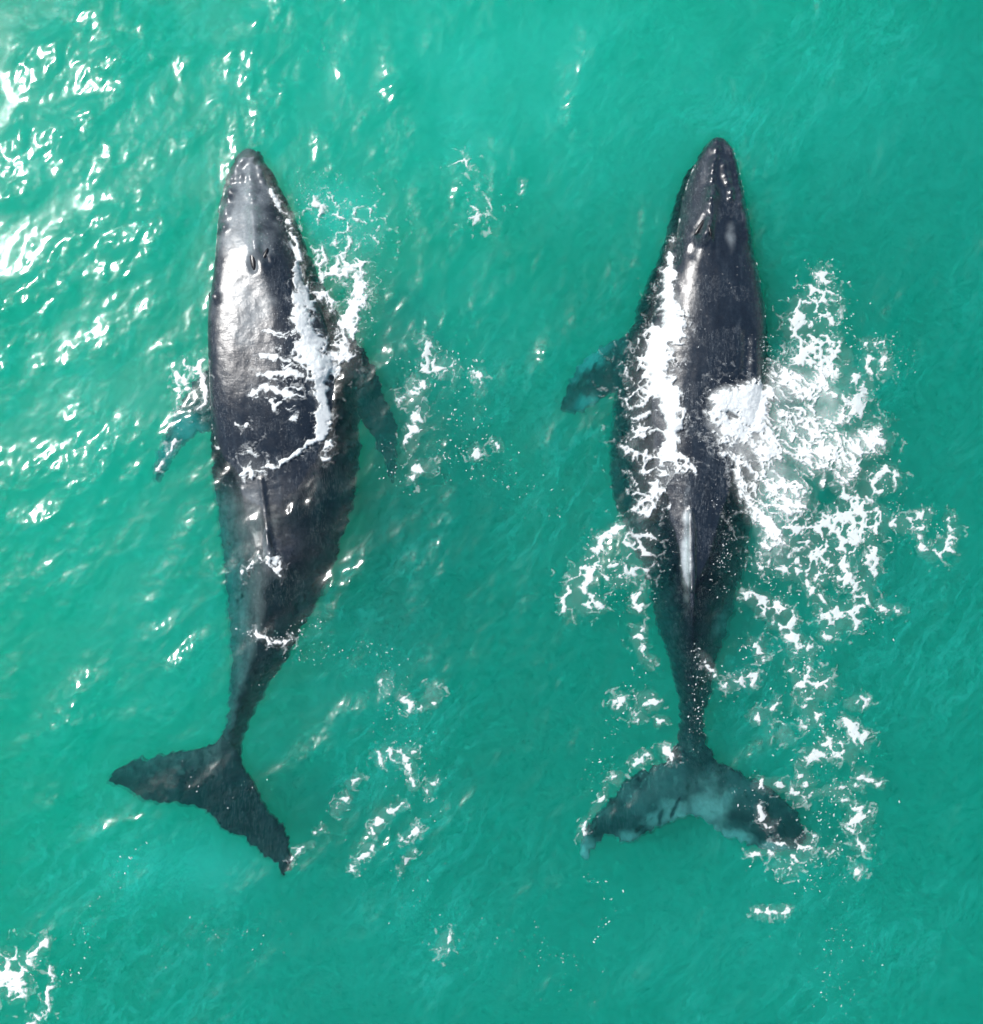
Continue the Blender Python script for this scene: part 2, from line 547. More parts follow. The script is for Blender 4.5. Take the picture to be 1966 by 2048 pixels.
def slab(outline, zf, tmin=0.10, tmax=0.26, slope=0.32, step=0.035):
    """a tapered foil (fluke or flipper) with the given outline"""
    P = smooth_poly(outline)
    zm = zf(P[:, 0], P[:, 1])
    wx, wy = W(P[:, 0], P[:, 1], zm)
    poly = np.stack([wx, wy], -1)
    lo, hi = poly.min(0) - 0.05, poly.max(0) + 0.05
    X, Y = np.meshgrid(np.arange(lo[0], hi[0], step), np.arange(lo[1], hi[1], step))
    ins = inside(poly, X, Y)
    d = np.where(ins, seg_dist(poly, X, Y), 0)
    th = np.clip(tmin + slope * d, tmin, tmax)
    Zm = zf(X * 100 + 983, 1024 - Y * 100)
    ny, nx = X.shape
    top = np.stack([X, Y, Zm + 0.5 * th], -1).reshape(-1, 3)
    bot = np.stack([X, Y, Zm - 0.5 * th], -1).reshape(-1, 3)
    N = ny * nx
    idx = np.arange(N).reshape(ny, nx)
    cell = ins[:-1, :-1] & ins[1:, :-1] & ins[:-1, 1:] & ins[1:, 1:]
    a, b, c, dd = idx[:-1, :-1][cell], idx[:-1, 1:][cell], idx[1:, 1:][cell], idx[1:, :-1][cell]
    q = [np.stack([a, b, c, dd], -1), np.stack([dd, c, b, a], -1) + N]
    pad = np.pad(cell, 1)
    def side(nb, i, j):
        k = cell & ~nb
        I = {'a': idx[:-1, :-1], 'b': idx[:-1, 1:], 'c': idx[1:, 1:], 'd': idx[1:, :-1]}
        p, r = I[i][k], I[j][k]
        return np.stack([r, p, p + N, r + N], -1)
    q.append(side(pad[:-2, 1:-1], 'a', 'b')); q.append(side(pad[1:-1, 2:], 'b', 'c'))
    q.append(side(pad[2:, 1:-1], 'c', 'd')); q.append(side(pad[1:-1, :-2], 'd', 'a'))
    q = np.vstack(q)
    V = np.vstack([top, bot])
    used = np.unique(q); remap = np.full(2 * N, -1); remap[used] = np.arange(len(used))
    return V[used], remap[q]


def union_remesh(pieces, voxel=0.034, smooth_it=7):
    vs_, qs, ts, n = [], [], [], 0
    for V, q, t in pieces:
        vs_.append(V); qs.append(q + n)
        if t is not None: ts.append(t + n)
        n += len(V)
    me = mesh_np('tmp', np.vstack(vs_), np.vstack(qs), np.vstack(ts) if ts else None)
    o = bpy.data.objects.new('tmp', me)
    COL.objects.link(o)
    md = o.modifiers.new('r', 'REMESH'); md.mode = 'VOXEL'; md.voxel_size = voxel; md.adaptivity = 0
    ms = o.modifiers.new('s', 'SMOOTH'); ms.factor = 0.5; ms.iterations = smooth_it
    dg = bpy.context.evaluated_depsgraph_get()
    new = bpy.data.meshes.new_from_object(o.evaluated_get(dg))
    bpy.data.objects.remove(o, do_unlink=True)
    return new


def get_co(me):
    a = np.empty(len(me.vertices) * 3, np.float32); me.vertices.foreach_get('co', a); return a.reshape(-1, 3).astype(float)


def get_no(me):
    a = np.empty(len(me.vertices) * 3, np.float32); me.vertices.foreach_get('normal', a); return a.reshape(-1, 3).astype(float)


def ellipsoid(name, loc, size, rotz, mat, parent, seg=16, tilt=0.0):
    u = np.linspace(0, 2 * math.pi, seg, endpoint=False); w = np.linspace(-math.pi / 2, math.pi / 2, 9)[1:-1]
    V = [[0, 0, -1]]
    for a in w:
        for b in u: V.append([math.cos(a) * math.cos(b), math.cos(a) * math.sin(b), math.sin(a)])
    V.append([0, 0, 1]); V = np.array(V) * np.array(size)
    q, t = [], []
    for r in range(len(w) - 1):
        for s in range(seg):
            q.append([1 + r * seg + s, 1 + r * seg + (s + 1) % seg, 1 + (r + 1) * seg + (s + 1) % seg, 1 + (r + 1) * seg + s])
    for s in range(seg):
        t.append([0, 1 + (s + 1) % seg, 1 + s]); e = 1 + (len(w) - 1) * seg
        t.append([len(V) - 1, e + s, e + (s + 1) % seg])
    me = mesh_np(name, V, q, t); me.materials.append(mat)
    o = bpy.data.objects.new(name, me); o.location = loc; o.rotation_euler = (0, tilt, rotz)
    return link(o, parent)


def build_whale(spec):
    V, q, t = loft(spec['rows'])
    pieces = [(V, q, t)]
    for ol, zf, kw in spec['foils']:
        fv, fq = slab(ol, zf, **kw); pieces.append((fv, fq, None))
    me = union_remesh(pieces)
    me.name = 'body'
    co = get_co(me); no = get_no(me)
    k = H / (H - co[:, 2])
    px = co[:, 0] * k * 100 + 983; py = 1024 - co[:, 1] * k * 100
    up = np.clip(no[:, 2], 0, 1)
    dz = np.zeros(len(co))
    for (x, y, r, h) in spec['bumps']:                   # tubercles and knobs
        dz += h * np.exp(-((px - x) ** 2 + (py - y) ** 2) / (2 * r * r)) * up
    for pts, r, h in spec['ridges']:                     # raised ridges (+) and grooves (-)
        d = seg_dist(np.array(pts, float), px, py, closed=False)
        dz += h * np.exp(-d * d / (2 * r * r)) * up
    # uneven flesh
    dz += 0.016 * fbm(co[:, 0] * 1.6, co[:, 1] * 0.9, spec['seed'], 3)
    rough = fbm(co[:, 0] * 5 + co[:, 2] * 3, co[:, 1] * 5, spec['seed'] + 3, 3)
    co = co + no * (rough * 0.008)[:, None]
    co[:, 2] += dz
    sub = sstep(0.0, -0.35, co[:, 2])
    for f_, a_ in ((2.5, 0.05), (7.0, 0.07), (14.0, 0.045)):
        co[:, 0] += sub * a_ * fbm(co[:, 0] * f_, co[:, 1] * f_, spec['seed'] + 31, 2)
        co[:, 1] += sub * a_ * fbm(co[:, 0] * f_ + 7, co[:, 1] * f_, spec['seed'] + 37, 2)
    me.vertices.foreach_set('co', co.astype(np.float32).ravel())
    me.update()
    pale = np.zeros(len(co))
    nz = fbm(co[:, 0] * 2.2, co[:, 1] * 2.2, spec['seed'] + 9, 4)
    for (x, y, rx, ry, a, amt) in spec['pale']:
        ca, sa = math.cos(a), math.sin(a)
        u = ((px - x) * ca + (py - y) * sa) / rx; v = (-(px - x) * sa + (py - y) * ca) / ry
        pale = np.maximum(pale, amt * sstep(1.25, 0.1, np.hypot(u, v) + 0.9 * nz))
    if 'lit_ridge' in spec:                              # sunlit side of the back ridge, painted paler into the skin
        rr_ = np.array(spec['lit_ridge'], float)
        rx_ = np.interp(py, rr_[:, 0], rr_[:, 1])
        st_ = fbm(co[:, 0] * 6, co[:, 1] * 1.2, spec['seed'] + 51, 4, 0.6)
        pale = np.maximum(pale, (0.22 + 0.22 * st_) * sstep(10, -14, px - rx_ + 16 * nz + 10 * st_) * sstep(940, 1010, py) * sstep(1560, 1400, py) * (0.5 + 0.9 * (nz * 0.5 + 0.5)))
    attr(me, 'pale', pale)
    attr(me, 'submerged', sstep(0.03, -0.08, co[:, 2] - water_z(co[:, 0], co[:, 1])))
    me.polygons.foreach_set('use_smooth', np.ones(len(me.polygons), bool))
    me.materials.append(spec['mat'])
    cx, cy_ = W(*spec['base'])
    root = bpy.data.objects.new('humpback_whale', None)
    root.location = (float(cx), float(cy_), -2.3)
    root.empty_display_size = 0.3
    link(root)
    tag(root, spec['label'], 'whale', 'humpback whales swimming side by side')
    bpy.context.view_layer.update()
    body = link(bpy.data.objects.new('body', me), root)
    bpy.context.view_layer.update()
    bvh = BVHTree.FromObject(body, bpy.context.evaluated_depsgraph_get())
    def top(px_, py_):
        z = 0.3
        for _ in range(3):
            x, y = W(px_, py_, z)
            hit = bvh.ray_cast(Vector((float(x), float(y), 5)), Vector((0, 0, -1)))
            if hit[0] is None: break
            z = hit[0].z
        return Vector((float(x), float(y), z))
    dark = mat_plain('nostril_dark', (0.006, 0.006, 0.008), 0.35)
    for (x, y, a, lx, ly) in spec['nostrils']:
        p = top(x, y); ellipsoid('nostril', p + Vector((0, 0, 0.002)), (lx * 1.15, ly * 1.15, 0.03), a, dark, root)
    eyem = mat_plain('eye_dark', (0.02, 0.018, 0.016), 0.15)
    for (x, y, z, s) in spec['eyes']:
        ex, ey = W(x, y, z)
        e = ellipsoid('eye', Vector((float(ex), float(ey), z)), (s * 0.7, s, s * 0.8), 0.0, eyem, root)
    return dict(root=root, bvh=bvh, bbox=(co.min(0), co.max(0)), spec=spec)


def const(z): return lambda x, y: np.full(np.shape(x), z)


def ramp2(p, zp, q, zq):
    """depth that changes evenly from zp at point p to zq at point q"""
    p = np.array(p, float); q = np.array(q, float); d = q - p; L = d @ d
    def f(x, y):
        t = np.clip(((np.asarray(x) - p[0]) * d[0] + (np.asarray(y) - p[1]) * d[1]) / L, -0.3, 1.3)
        return zp + (zq - zp) * t
    return f


def tubercles(rows, seed):
    r = np.random.default_rng(seed); out = []
    for (x0, y0, x1, y1, n) in rows:
        for t in np.linspace(0, 1, n):
            out.append((x0 + (x1 - x0) * t + r.normal(0, 1.5), y0 + (y1 - y0) * t + r.normal(0, 2), 4.2 + r.random() * 2.4, 0.05 + 0.045 * r.random()))
    return out


LEFT = dict(
    seed=3, base=(545, 900), label='mottled grey humpback whale on the left, sunlit flank and bent tail',
    rows=[  # py  pxL  pxR  pxT   zT    zL    zR    zB   nL   nR
        (300, 487, 516, 501, -0.12, -0.24, -0.26, -0.50, 2.0, 2.0),
        (310, 477, 524, 501, -0.09, -0.28, -0.32, -0.65, 2.2, 2.2),
        (330, 466, 537, 502, -0.06, -0.32, -0.40, -0.88, 2.4, 2.4),
        (366, 454, 559, 503, 0.05, -0.36, -0.48, -1.15, 2.4, 2.2),
        (420, 442, 588, 508, 0.24, -0.26, -0.60, -1.45, 3.0, 2.0),
        (500, 437, 622, 514, 0.42, -0.16, -0.75, -1.85, 3.8, 2.0),
        (560, 432, 648, 522, 0.47, -0.12, -0.88, -2.05, 4.2, 2.0),
        (620, 423, 680, 532, 0.48, -0.12, -0.85, -2.20, 4.4, 2.0),
        (700, 422, 704, 536, 0.47, -0.14, -0.85, -2.30, 4.4, 2.1),
        (800, 427, 716, 533, 0.40, -0.30, -0.80, -2.30, 4.2, 2.2),
        (870, 430, 718, 529, 0.24, -0.50, -0.75, -2.30, 3.4, 2.2),
        (930, 430, 716, 525, 0.08, -0.70, -0.55, -2.20, 2.6, 2.2),
        (1000, 435, 707, 525, 0.00, -0.85, -0.48, -2.10, 2.0, 2.0),
        (1060, 441, 689, 533, 0.00, -0.90, -0.44, -1.95, 1.7, 1.8),
        (1106, 447, 675, 537, 0.02, -0.90, -0.44, -1.85, 1.6, 1.7),
        (1150, 451, 659, 535, -0.03, -0.90, -0.44, -1.75, 1.6, 1.6),
        (1200, 457, 635, 530, -0.07, -0.88, -0.44, -1.65, 1.55, 1.55),
        (1260, 461, 605, 521, -0.11, -0.85, -0.46, -1.50, 1.5, 1.5),
        (1320, 465, 572, 506, -0.16, -0.80, -0.50, -1.40, 1.5, 1.5),
        (1372, 463, 541, 488, -0.24, -0.72, -0.82, -1.28, 1.5, 1.5),
        (1420, 458, 514, 473, -0.29, -0.68, -0.76, -1.16, 1.5, 1.5),
        (1457, 450, 496, 460, -0.33, -0.64, -0.70, -1.04, 1.5, 1.5),
        (1494, 440, 486, 449, -0.37, -0.60, -0.64, -0.94, 1.6, 1.6),
        (1544, 418, 470, 432, -0.42, -0.58, -0.60, -0.80, 1.8, 1.8),
        (1600, 403, 425, 414, -0.46, -0.52, -0.54, -0.62, 2, 2)],
    foils=[
        # the two lobes of the flukes
        ([(446, 1474), (424, 1488), (384, 1498), (346, 1506), (304, 1510), (268, 1520), (235, 1534), (217, 1556), (222, 1570),
          (252, 1577), (270, 1593), (304, 1604), (340, 1607), (378, 1610), (408, 1621), (432, 1642), (458, 1664), (492, 1680), (514, 1698),
          (530, 1713), (553, 1724), (564, 1752), (575, 1750), (586, 1720), (578, 1676), (558, 1635), (528, 1602), (508, 1560), (490, 1538), (484, 1505)],
         lambda x, y: -0.38 - 0.0008 * np.abs(np.asarray(x) - 430) + 0.0007 * (np.asarray(x) - 430), dict(tmin=0.10, tmax=0.24)),
        # flippers
        ([(690, 680), (724, 694), (757, 750), (778, 806), (795, 846), (797, 884), (799, 925), (788, 972), (775, 955), (762, 905), (734, 858), (704, 822), (670, 805)],
         ramp2((700, 740), -0.45, (785, 950), -1.45), dict(tmin=0.10, tmax=0.22)),
        ([(450, 720), (416, 735), (388, 765), (364, 800), (339, 847), (322, 892), (308, 955), (322, 960), (348, 914), (380, 882), (426, 857), (460, 840)],
         ramp2((430, 770), -0.5, (315, 950), -1.0), dict(tmin=0.10, tmax=0.22)),
        # dorsal fin
        ([(531, 1060), (528, 1075), (531, 1118), (540, 1128), (548, 1112), (545, 1085), (537, 1060)], const(0.03), dict(tmin=0.12, tmax=0.2)),
    ],
    bumps=tubercles([(482, 312, 462, 365, 6), (520, 312, 552, 366, 6), (500, 305, 503, 400, 7), (490, 318, 480, 360, 4), (512, 318, 526, 362, 4),
                     (459, 380, 448, 450, 5), (556, 385, 580, 450, 5)], 4) + [(427, 594, 9, 0.10)],
    ridges=[([(508, 425), (512, 470), (511, 500)], 9, 0.13), ([(506, 500), (516, 530)], 20, 0.05),
            ([(503, 498), (505, 518), (508, 538)], 6, -0.05), ([(524, 495), (531, 512), (535, 524)], 4, -0.04),
            ([(456, 372), (476, 364), (505, 367), (535, 365)], 3.5, -0.03),
            ([(522, 960), (530, 1020), (538, 1090)], 4, 0.03), ([(484, 980), (497, 1050), (512, 1095)], 4, 0.02)],
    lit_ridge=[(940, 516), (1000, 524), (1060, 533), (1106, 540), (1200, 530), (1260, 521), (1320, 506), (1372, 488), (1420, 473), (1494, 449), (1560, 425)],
    pale=[(490, 440, 60, 140, 0.0, 0.42), (500, 330, 45, 55, 0.0, 0.35), (490, 600, 60, 80, 0, 0.3), (372, 852, 42, 50, -0.5, 0.5), (340, 905, 50, 40, -1.0, 0.4), (300, 1512, 70, 9, -0.1, 0.16)],  # head and back patches paint in the sky and sun sheen; flippers are pigment
    nostrils=[(506, 519, math.radians(97), 0.19, 0.05), (530, 510, math.radians(66), 0.13, 0.03)],
    eyes=[(424, 594, 0.0, 0.11)],
)

RIGHT = dict(
    seed=8, base=(1375, 900), label='black humpback whale on the right with foam washing over its flank',
    rows=[
        (276, 1424, 1448, 1436, 0.04, -0.08, -0.08, -0.30, 2.0, 2.0),
        (290, 1409, 1460, 1434, 0.10, -0.14, -0.10, -0.50, 2.3, 2.3),
        (310, 1395, 1468, 1431, 0.16, -0.22, -0.12, -0.75, 2.4, 2.5),
        (340, 1374, 1476, 1427, 0.22, -0.34, -0.14, -1.00, 2.2, 2.5),
        (400, 1347, 1489, 1418, 0.33, -0.48, -0.16, -1.40, 2.1, 2.4),
        (450, 1335, 1498, 1410, 0.44, -0.58, -0.18, -1.70, 2.0, 2.4),
        (500, 1318, 1505, 1406, 0.47, -0.70, -0.20, -1.90, 2.0, 2.4),
        (560, 1288, 1517, 1404, 0.48, -0.82, -0.24, -2.05, 2.0, 2.5),
        (620, 1270, 1527, 1402, 0.47, -0.94, -0.30, -2.20, 2.0, 2.5),
        (700, 1244, 1531, 1397, 0.42, -1.05, -0.42, -2.35, 2.0, 2.4),
        (800, 1228, 1534, 1390, 0.33, -1.15, -0.60, -2.45, 2.0, 2.2),
        (880, 1220, 1530, 1386, 0.24, -1.20, -0.76, -2.42, 1.9, 2.0),
        (950, 1223, 1520, 1384, 0.17, -1.20, -0.88, -2.32, 1.75, 1.9),
        (1000, 1230, 1509, 1383, 0.13, -1.16, -0.94, -2.20, 1.6, 1.8),
        (1060, 1252, 1499, 1382, 0.11, -1.12, -0.96, -2.05, 1.5, 1.6),
        (1120, 1279, 1490, 1382, 0.08, -1.08, -0.96, -1.90, 1.5, 1.5),
        (1180, 1301, 1473, 1382, 0.02, -1.04, -0.96, -1.76, 1.5, 1.5),
        (1250, 1313, 1455, 1383, -0.10, -1.00, -0.95, -1.60, 1.5, 1.5),
        (1320, 1336, 1432, 1384, -0.20, -0.90, -0.86, -1.40, 1.5, 1.5),
        (1390, 1354, 1418, 1385, -0.28, -0.80, -0.78, -1.22, 1.5, 1.5),
        (1440, 1360, 1408, 1384, -0.34, -0.74, -0.72, -1.08, 1.6, 1.6),
        (1480, 1357, 1410, 1384, -0.39, -0.68, -0.68, -0.96, 1.7, 1.7),
        (1530, 1352, 1416, 1383, -0.45, -0.62, -0.62, -0.82, 1.8, 1.8),
        (1600, 1366, 1398, 1381, -0.52, -0.60, -0.60, -0.70, 2, 2)],
    foils=[
        ([(1356, 1480), (1343, 1506), (1320, 1527), (1280, 1542), (1247, 1561), (1229, 1587), (1204, 1614), (1180, 1638), (1165, 1668), (1154, 1698), (1160, 1712), (1176, 1716),
          (1190, 1690), (1217, 1670), (1245, 1684), (1266, 1688), (1293, 1667), (1328, 1650), (1356, 1639), (1380, 1630), (1411, 1643), (1438, 1665), (1473, 1680),
          (1514, 1697), (1550, 1703), (1584, 1702), (1604, 1690), (1610, 1669), (1605, 1652), (1594, 1624), (1563, 1593), (1537, 1572), (1497, 1551), (1466, 1535), (1432, 1514), (1412, 1486)],
         lambda x, y: -0.46 - 0.0005 * np.abs(np.asarray(x) - 1382), dict(tmin=0.10, tmax=0.24)),
        ([(1290, 650), (1262, 664), (1215, 687), (1176, 711), (1150, 740), (1131, 776), (1119, 813), (1130, 828), (1158, 826), (1182, 814), (1207, 796), (1236, 779), (1280, 760)],
         ramp2((1260, 710), -0.85, (1125, 820), -1.15), dict(tmin=0.10, tmax=0.22)),
        ([(1490, 690), (1530, 705), (1575, 760), (1610, 830), (1632, 915), (1622, 930), (1585, 870), (1550, 815), (1500, 790)],
         ramp2((1520, 740), -0.9, (1628, 920), -2.2), dict(tmin=0.10, tmax=0.22)),
        ([(1377, 1020), (1374, 1050), (1377, 1170), (1384, 1186), (1391, 1160), (1391, 1060), (1386, 1025)], const(0.12), dict(tmin=0.12, tmax=0.22)),
    ],
    bumps=tubercles([(1412, 292, 1372, 345, 6), (1462, 296, 1482, 390, 8), (1434, 285, 1420, 400, 9), (1450, 330, 1465, 400, 5), (1486, 410, 1496, 480, 5)], 6),
    ridges=[([(1424, 395), (1416, 430), (1408, 470)], 11, 0.13), ([(1411, 434), (1402, 452), (1392, 466)], 6, -0.07),
            ([(1420, 440), (1414, 462), (1402, 482)], 6, 0.06), ([(1420, 470), (1422, 492)], 4, 0.03),
            ([(1354, 470), (1356, 500), (1350, 518)], 7, -0.12), ([(1372, 470), (1390, 485), (1382, 505)], 9, -0.05),
            ([(1494, 672), (1495, 700), (1493, 735)], 8, -0.07), ([(1508, 690), (1510, 730), (1514, 760)], 9, 0.05),
            ([(1384, 1180), (1384, 1350), (1384, 1500)], 4, 0.03)],
    pale=[(1175, 722, 80, 22, -0.65, 0.5), (1172, 812, 44, 20, -0.2, 0.48), (1168, 1700, 20, 30, 0.35, 0.8), (1345, 1622, 70, 40, -0.5, 0.55), (1418, 1612, 60, 66, 0.4, 0.55), (1390, 1590, 200, 80, 0.0, 0.16),
          (1250, 1672, 60, 14, -0.05, 0.5), (1470, 1672, 60, 16, 0.35, 0.6), (1550, 1695, 50, 12, 0.1, 0.5), (1440, 1250, 12, 40, 0.3, 0.25),
          (1462, 480, 12, 30, -0.1, 0.3), (1373, 1105, 11, 95, 0.0, 0.8)],  # last streak paints the sunlit side of the dorsal fin
    nostrils=[(1402, 452, math.radians(55), 0.19, 0.045), (1420, 462, math.radians(105), 0.11, 0.028)],
    eyes=[(1516, 566, -0.1, 0.07)],
)

# ------------------------------------------------------------------ foam
FS = 0.0145
fx = np.arange(-10.5, 10.5, FS); fy = np.arange(-10.9, 10.9, FS)
FX, FY = np.meshgrid(fx, fy)


def whale_tops(whales):
    """height of the topmost skin over the foam grid (-9 where there is none)"""
    T = np.full(FX.shape, -9.0)
    st = 0.032
    for w in whales:
        lo, hi = w['bbox']
        gx = np.arange(lo[0] - 0.1, hi[0] + 0.1, st); gy = np.arange(lo[1] - 0.1, hi[1] + 0.1, st)
        G = np.full((len(gy), len(gx)), -9.0)
        down = Vector((0, 0, -1)); cast = w['bvh'].ray_cast
        for j, yy in enumerate(gy):
            for i, xx in enumerate(gx):
                hit = cast(Vector((xx, yy, 4.0)), down)[0]
                if hit is not None: G[j, i] = hit.z
        m = (FX > gx[0]) & (FX < gx[-2]) & (FY > gy[0]) & (FY < gy[-2])
        u = (FX[m] - gx[0]) / st; v = (FY[m] - gy[0]) / st
        a = u.astype(int); b = v.astype(int); fu, fv = u - a, v - b
        c = [G[b, a], G[b, a + 1], G[b + 1, a], G[b + 1, a + 1]]
        z = (c[0] * (1 - fu) + c[1] * fu) * (1 - fv) + (c[2] * (1 - fu) + c[3] * fu) * fv
        z = np.where(np.minimum.reduce(c) < -8, -9.0, z)
        T[m] = np.maximum(T[m], z)
    return T


def mat_foam():
    m = NT('sea_foam')
    a = m.n('ShaderNodeAttribute', attribute_name='cover')
    geo = m.n('ShaderNodeNewGeometry')
    f = m.noise(geo.outputs['Position'], 26, 4, 0.65)
    b = m.n('ShaderNodeBsdfPrincipled', Roughness=0.55)
    b.inputs['Base Color'].default_value = (0.70, 0.74, 0.74, 1)
    bump = m.n('ShaderNodeBump'); bump.inputs['Strength'].default_value = 0.4; bump.inputs['Distance'].default_value = 0.02
    m.l(f, bump.inputs['Height']); m.l(bump.outputs[0], b.inputs['Normal'])
    tr = m.n('ShaderNodeBsdfTransparent')
    mx = m.n('ShaderNodeMixShader')
    m.l(a.outputs['Fac'], mx.inputs[0]); m.l(tr.outputs[0], mx.inputs[1]); m.l(b.outputs[0], mx.inputs[2])
    m.l(mx.outputs[0], m.out.inputs['Surface'])
    return m.mat


def build_foam(whales):
    T = whale_tops(whales)
    WZ = water_z(FX, FY)
    BASE = np.maximum(T, WZ)
    kk = H / (H - BASE)
    PX = FX * kk * 100 + 983; PY = 1024 - FY * kk * 100
    on_whale = T > WZ

    # shared foam textures, in metres
    wx = FX + 0.10 * fbm(FX * 3, FY * 3, 41, 3); wy = FY + 0.10 * fbm(FX * 3 + 9, FY * 3, 42, 3)
    f1, f2 = worley(wx * 3.6, wy * 3.6, 5); lace1 = 1 - sstep(0.0, 0.38, f2 - f1)
    f1, f2 = worley(wx * 10, wy * 10, 6); lace2 = 1 - sstep(0.0, 0.5, f2 - f1)
    n1 = fbm(wx * 2.4, wy * 2.4, 51, 5, 0.6) * 0.5 + 0.5
    n2 = fbm(wx * 9, wy * 9, 52, 4, 0.6) * 0.5 + 0.5
    rg = 1 - np.abs(fbm(wx * 3.4, wy * 3.4, 71, 4, 0.55)) * 2.4
    rg2 = 1 - np.abs(fbm(wx * 8.5, wy * 8.5, 72, 3, 0.55)) * 2.4
    rgs = 1 - np.abs(fbm(wx * 2.6, wy * 2.6, 73, 3, 0.42)) * 2.4
    TEX = 0.85 * rgs + 0.30 * rg2 + 0.55 * lace1 + 0.20 * lace2 + 0.8 * n1 + 0.10 * n2
    # even out the histogram, so that a density of 0.4 covers 40 per cent
    qs = np.quantile(TEX[::7, ::7], np.linspace(0, 1, 101))
    TEX = np.interp(TEX, qs, np.linspace(0, 1, 101))
    sx, sy = wx + 0.05 * fbm(FX * 9, FY * 9, 95, 2), wy + 0.05 * fbm(FX * 9 + 4, FY * 9, 96, 2)
    st1 = np.abs(fbm(sx * 4.0, sy * 4.0, 97, 2, 0.4)); st2 = np.abs(fbm(sx * 7.0 + 3, sy * 7.0, 98, 2, 0.4))
    STRAND = np.maximum(1 - sstep(0.0, 0.045, st1), 0.8 * (1 - sstep(0.0, 0.06, st2))) * sstep(0.42, 0.62, n1 * 0.6 + rgs * 0.35)
    # drawn-out wisps, combed down and to the right
    c_, s_ = math.cos(math.radians(-38)), math.sin(math.radians(-38))
    uu, ww = wx * c_ + wy * s_, -wx * s_ + wy * c_
    ww = ww + 0.16 * fbm(wx * 1.4, wy * 1.4, 91, 3)
    WISP = (1 - np.abs(fbm(uu * 1.1, ww * 3.6, 92, 5, 0.62)) * 2.2) + 0.5 * n1 + 0.35 * rg2
    qs = np.quantile(WISP[::7, ::7], np.linspace(0, 1, 101))
    WISP = np.interp(WISP, qs, np.linspace(0, 1, 101))
    WPX = PX + 13 * fbm(FX * 2.0, FY * 2.0, 81, 3) + 7 * fbm(FX * 8, FY * 8, 82, 3, 0.6)
    WPY = PY + 13 * fbm(FX * 2.0 + 3, FY * 2.0, 83, 3) + 7 * fbm(FX * 8 + 3, FY * 8, 84, 3, 0.6)

    def field(strokes):
        D = np.zeros(FX.shape)
        for pts, dens in strokes:
            P = np.array(pts, float)               # px, py, half width
            if len(P) == 1: P = np.vstack([P, P + [[0.5, 0.5, 0]]])
            pad = P[:, 2].max() * 1.3 + 4
            pad += 16
            m = (PX > P[:, 0].min() - pad) & (PX < P[:, 0].max() + pad) & (PY > P[:, 1].min() - pad) & (PY < P[:, 1].max() + pad)
            x, y = WPX[m], WPY[m]
            best = np.zeros(x.shape)
            for a, b in zip(P[:-1], P[1:]):
                ab = b[:2] - a[:2]; L = ab @ ab + 1e-9
                t = np.clip(((x - a[0]) * ab[0] + (y - a[1]) * ab[1]) / L, 0, 1)
                d = np.hypot(x - a[0] - t * ab[0], y - a[1] - t * ab[1]) / (a[2] + (b[2] - a[2]) * t)
                best = np.maximum(best, 1 - sstep(0.1, 1.55, d))
            D[m] = np.maximum(D[m], best * dens)
        return D

    foam_mat = mat_foam()

    def make(label, strokes, soft=0.17, film=0.05, dmul=1.0, wmul=1.0, wisp=0.0, amax=0.97, lift=0.05, extra=None, cat='foam', mound=None, specks=()):
        D = field([([(a, b, c * wmul) for a, b, c in p], d * dmul) for p, d in strokes])
        DW = field([([(a, b, c * wmul * 1.5 + 6) for a, b, c in p], min(d, 0.9)) for p, d in strokes])
        if extra is not None: D = np.maximum(D, extra)
        tex = TEX * (1 - wisp) + WISP * wisp
        v = D * 1.12 + (tex - 1.0)
        A = sstep(-soft, soft, v) * np.minimum(np.clip(0.52 + 1.2 * v, 0, 1), amax)
        # fine see-through strands around the thicker froth
        A = np.maximum(A, 0.55 * STRAND * sstep(0.12, 0.5, DW) * (0.4 + 0.6 * n2))
        if film: A = np.maximum(A, np.maximum(film * sstep(0.05, 0.9, D), 0.065 * sstep(0.05, 0.9, DW) * ~on_whale) * (0.25 + 1.0 * n1))
        A = np.where(np.maximum(D, DW) > 0.01, A, 0)
        hgt = 0.016 + lift * A * (0.7 + 0.5 * n1)
        if mound is not None:
            hgt = hgt + field(mound) * (0.6 + 0.8 * n1)
        Z = BASE + hgt
        ny, nx = FX.shape
        act = A > 0.015
        cell = act[:-1, :-1] | act[1:, :-1] | act[:-1, 1:] | act[1:, 1:]
        # no sheet where it would bridge a cliff between whale and sea
        zmax = np.maximum.reduce([BASE[:-1, :-1], BASE[1:, :-1], BASE[:-1, 1:], BASE[1:, 1:]])
        zmin = np.minimum.reduce([BASE[:-1, :-1], BASE[1:, :-1], BASE[:-1, 1:], BASE[1:, 1:]])
        cell &= (zmax - zmin) < 0.25
        idx = np.arange(ny * nx).reshape(ny, nx)
        q = np.stack([idx[:-1, :-1][cell], idx[:-1, 1:][cell], idx[1:, 1:][cell], idx[1:, :-1][cell]], -1)
        used = np.unique(q); rm = np.full(ny * nx, -1); rm[used] = np.arange(len(used))
        V = np.stack([FX.ravel()[used], FY.ravel()[used], Z.ravel()[used]], -1)
        q = rm[q]; cov = A.ravel()[used]
        # loose flecks: small flattened domes of froth
        tv, tt, tcov, n = [], [], [], len(V)
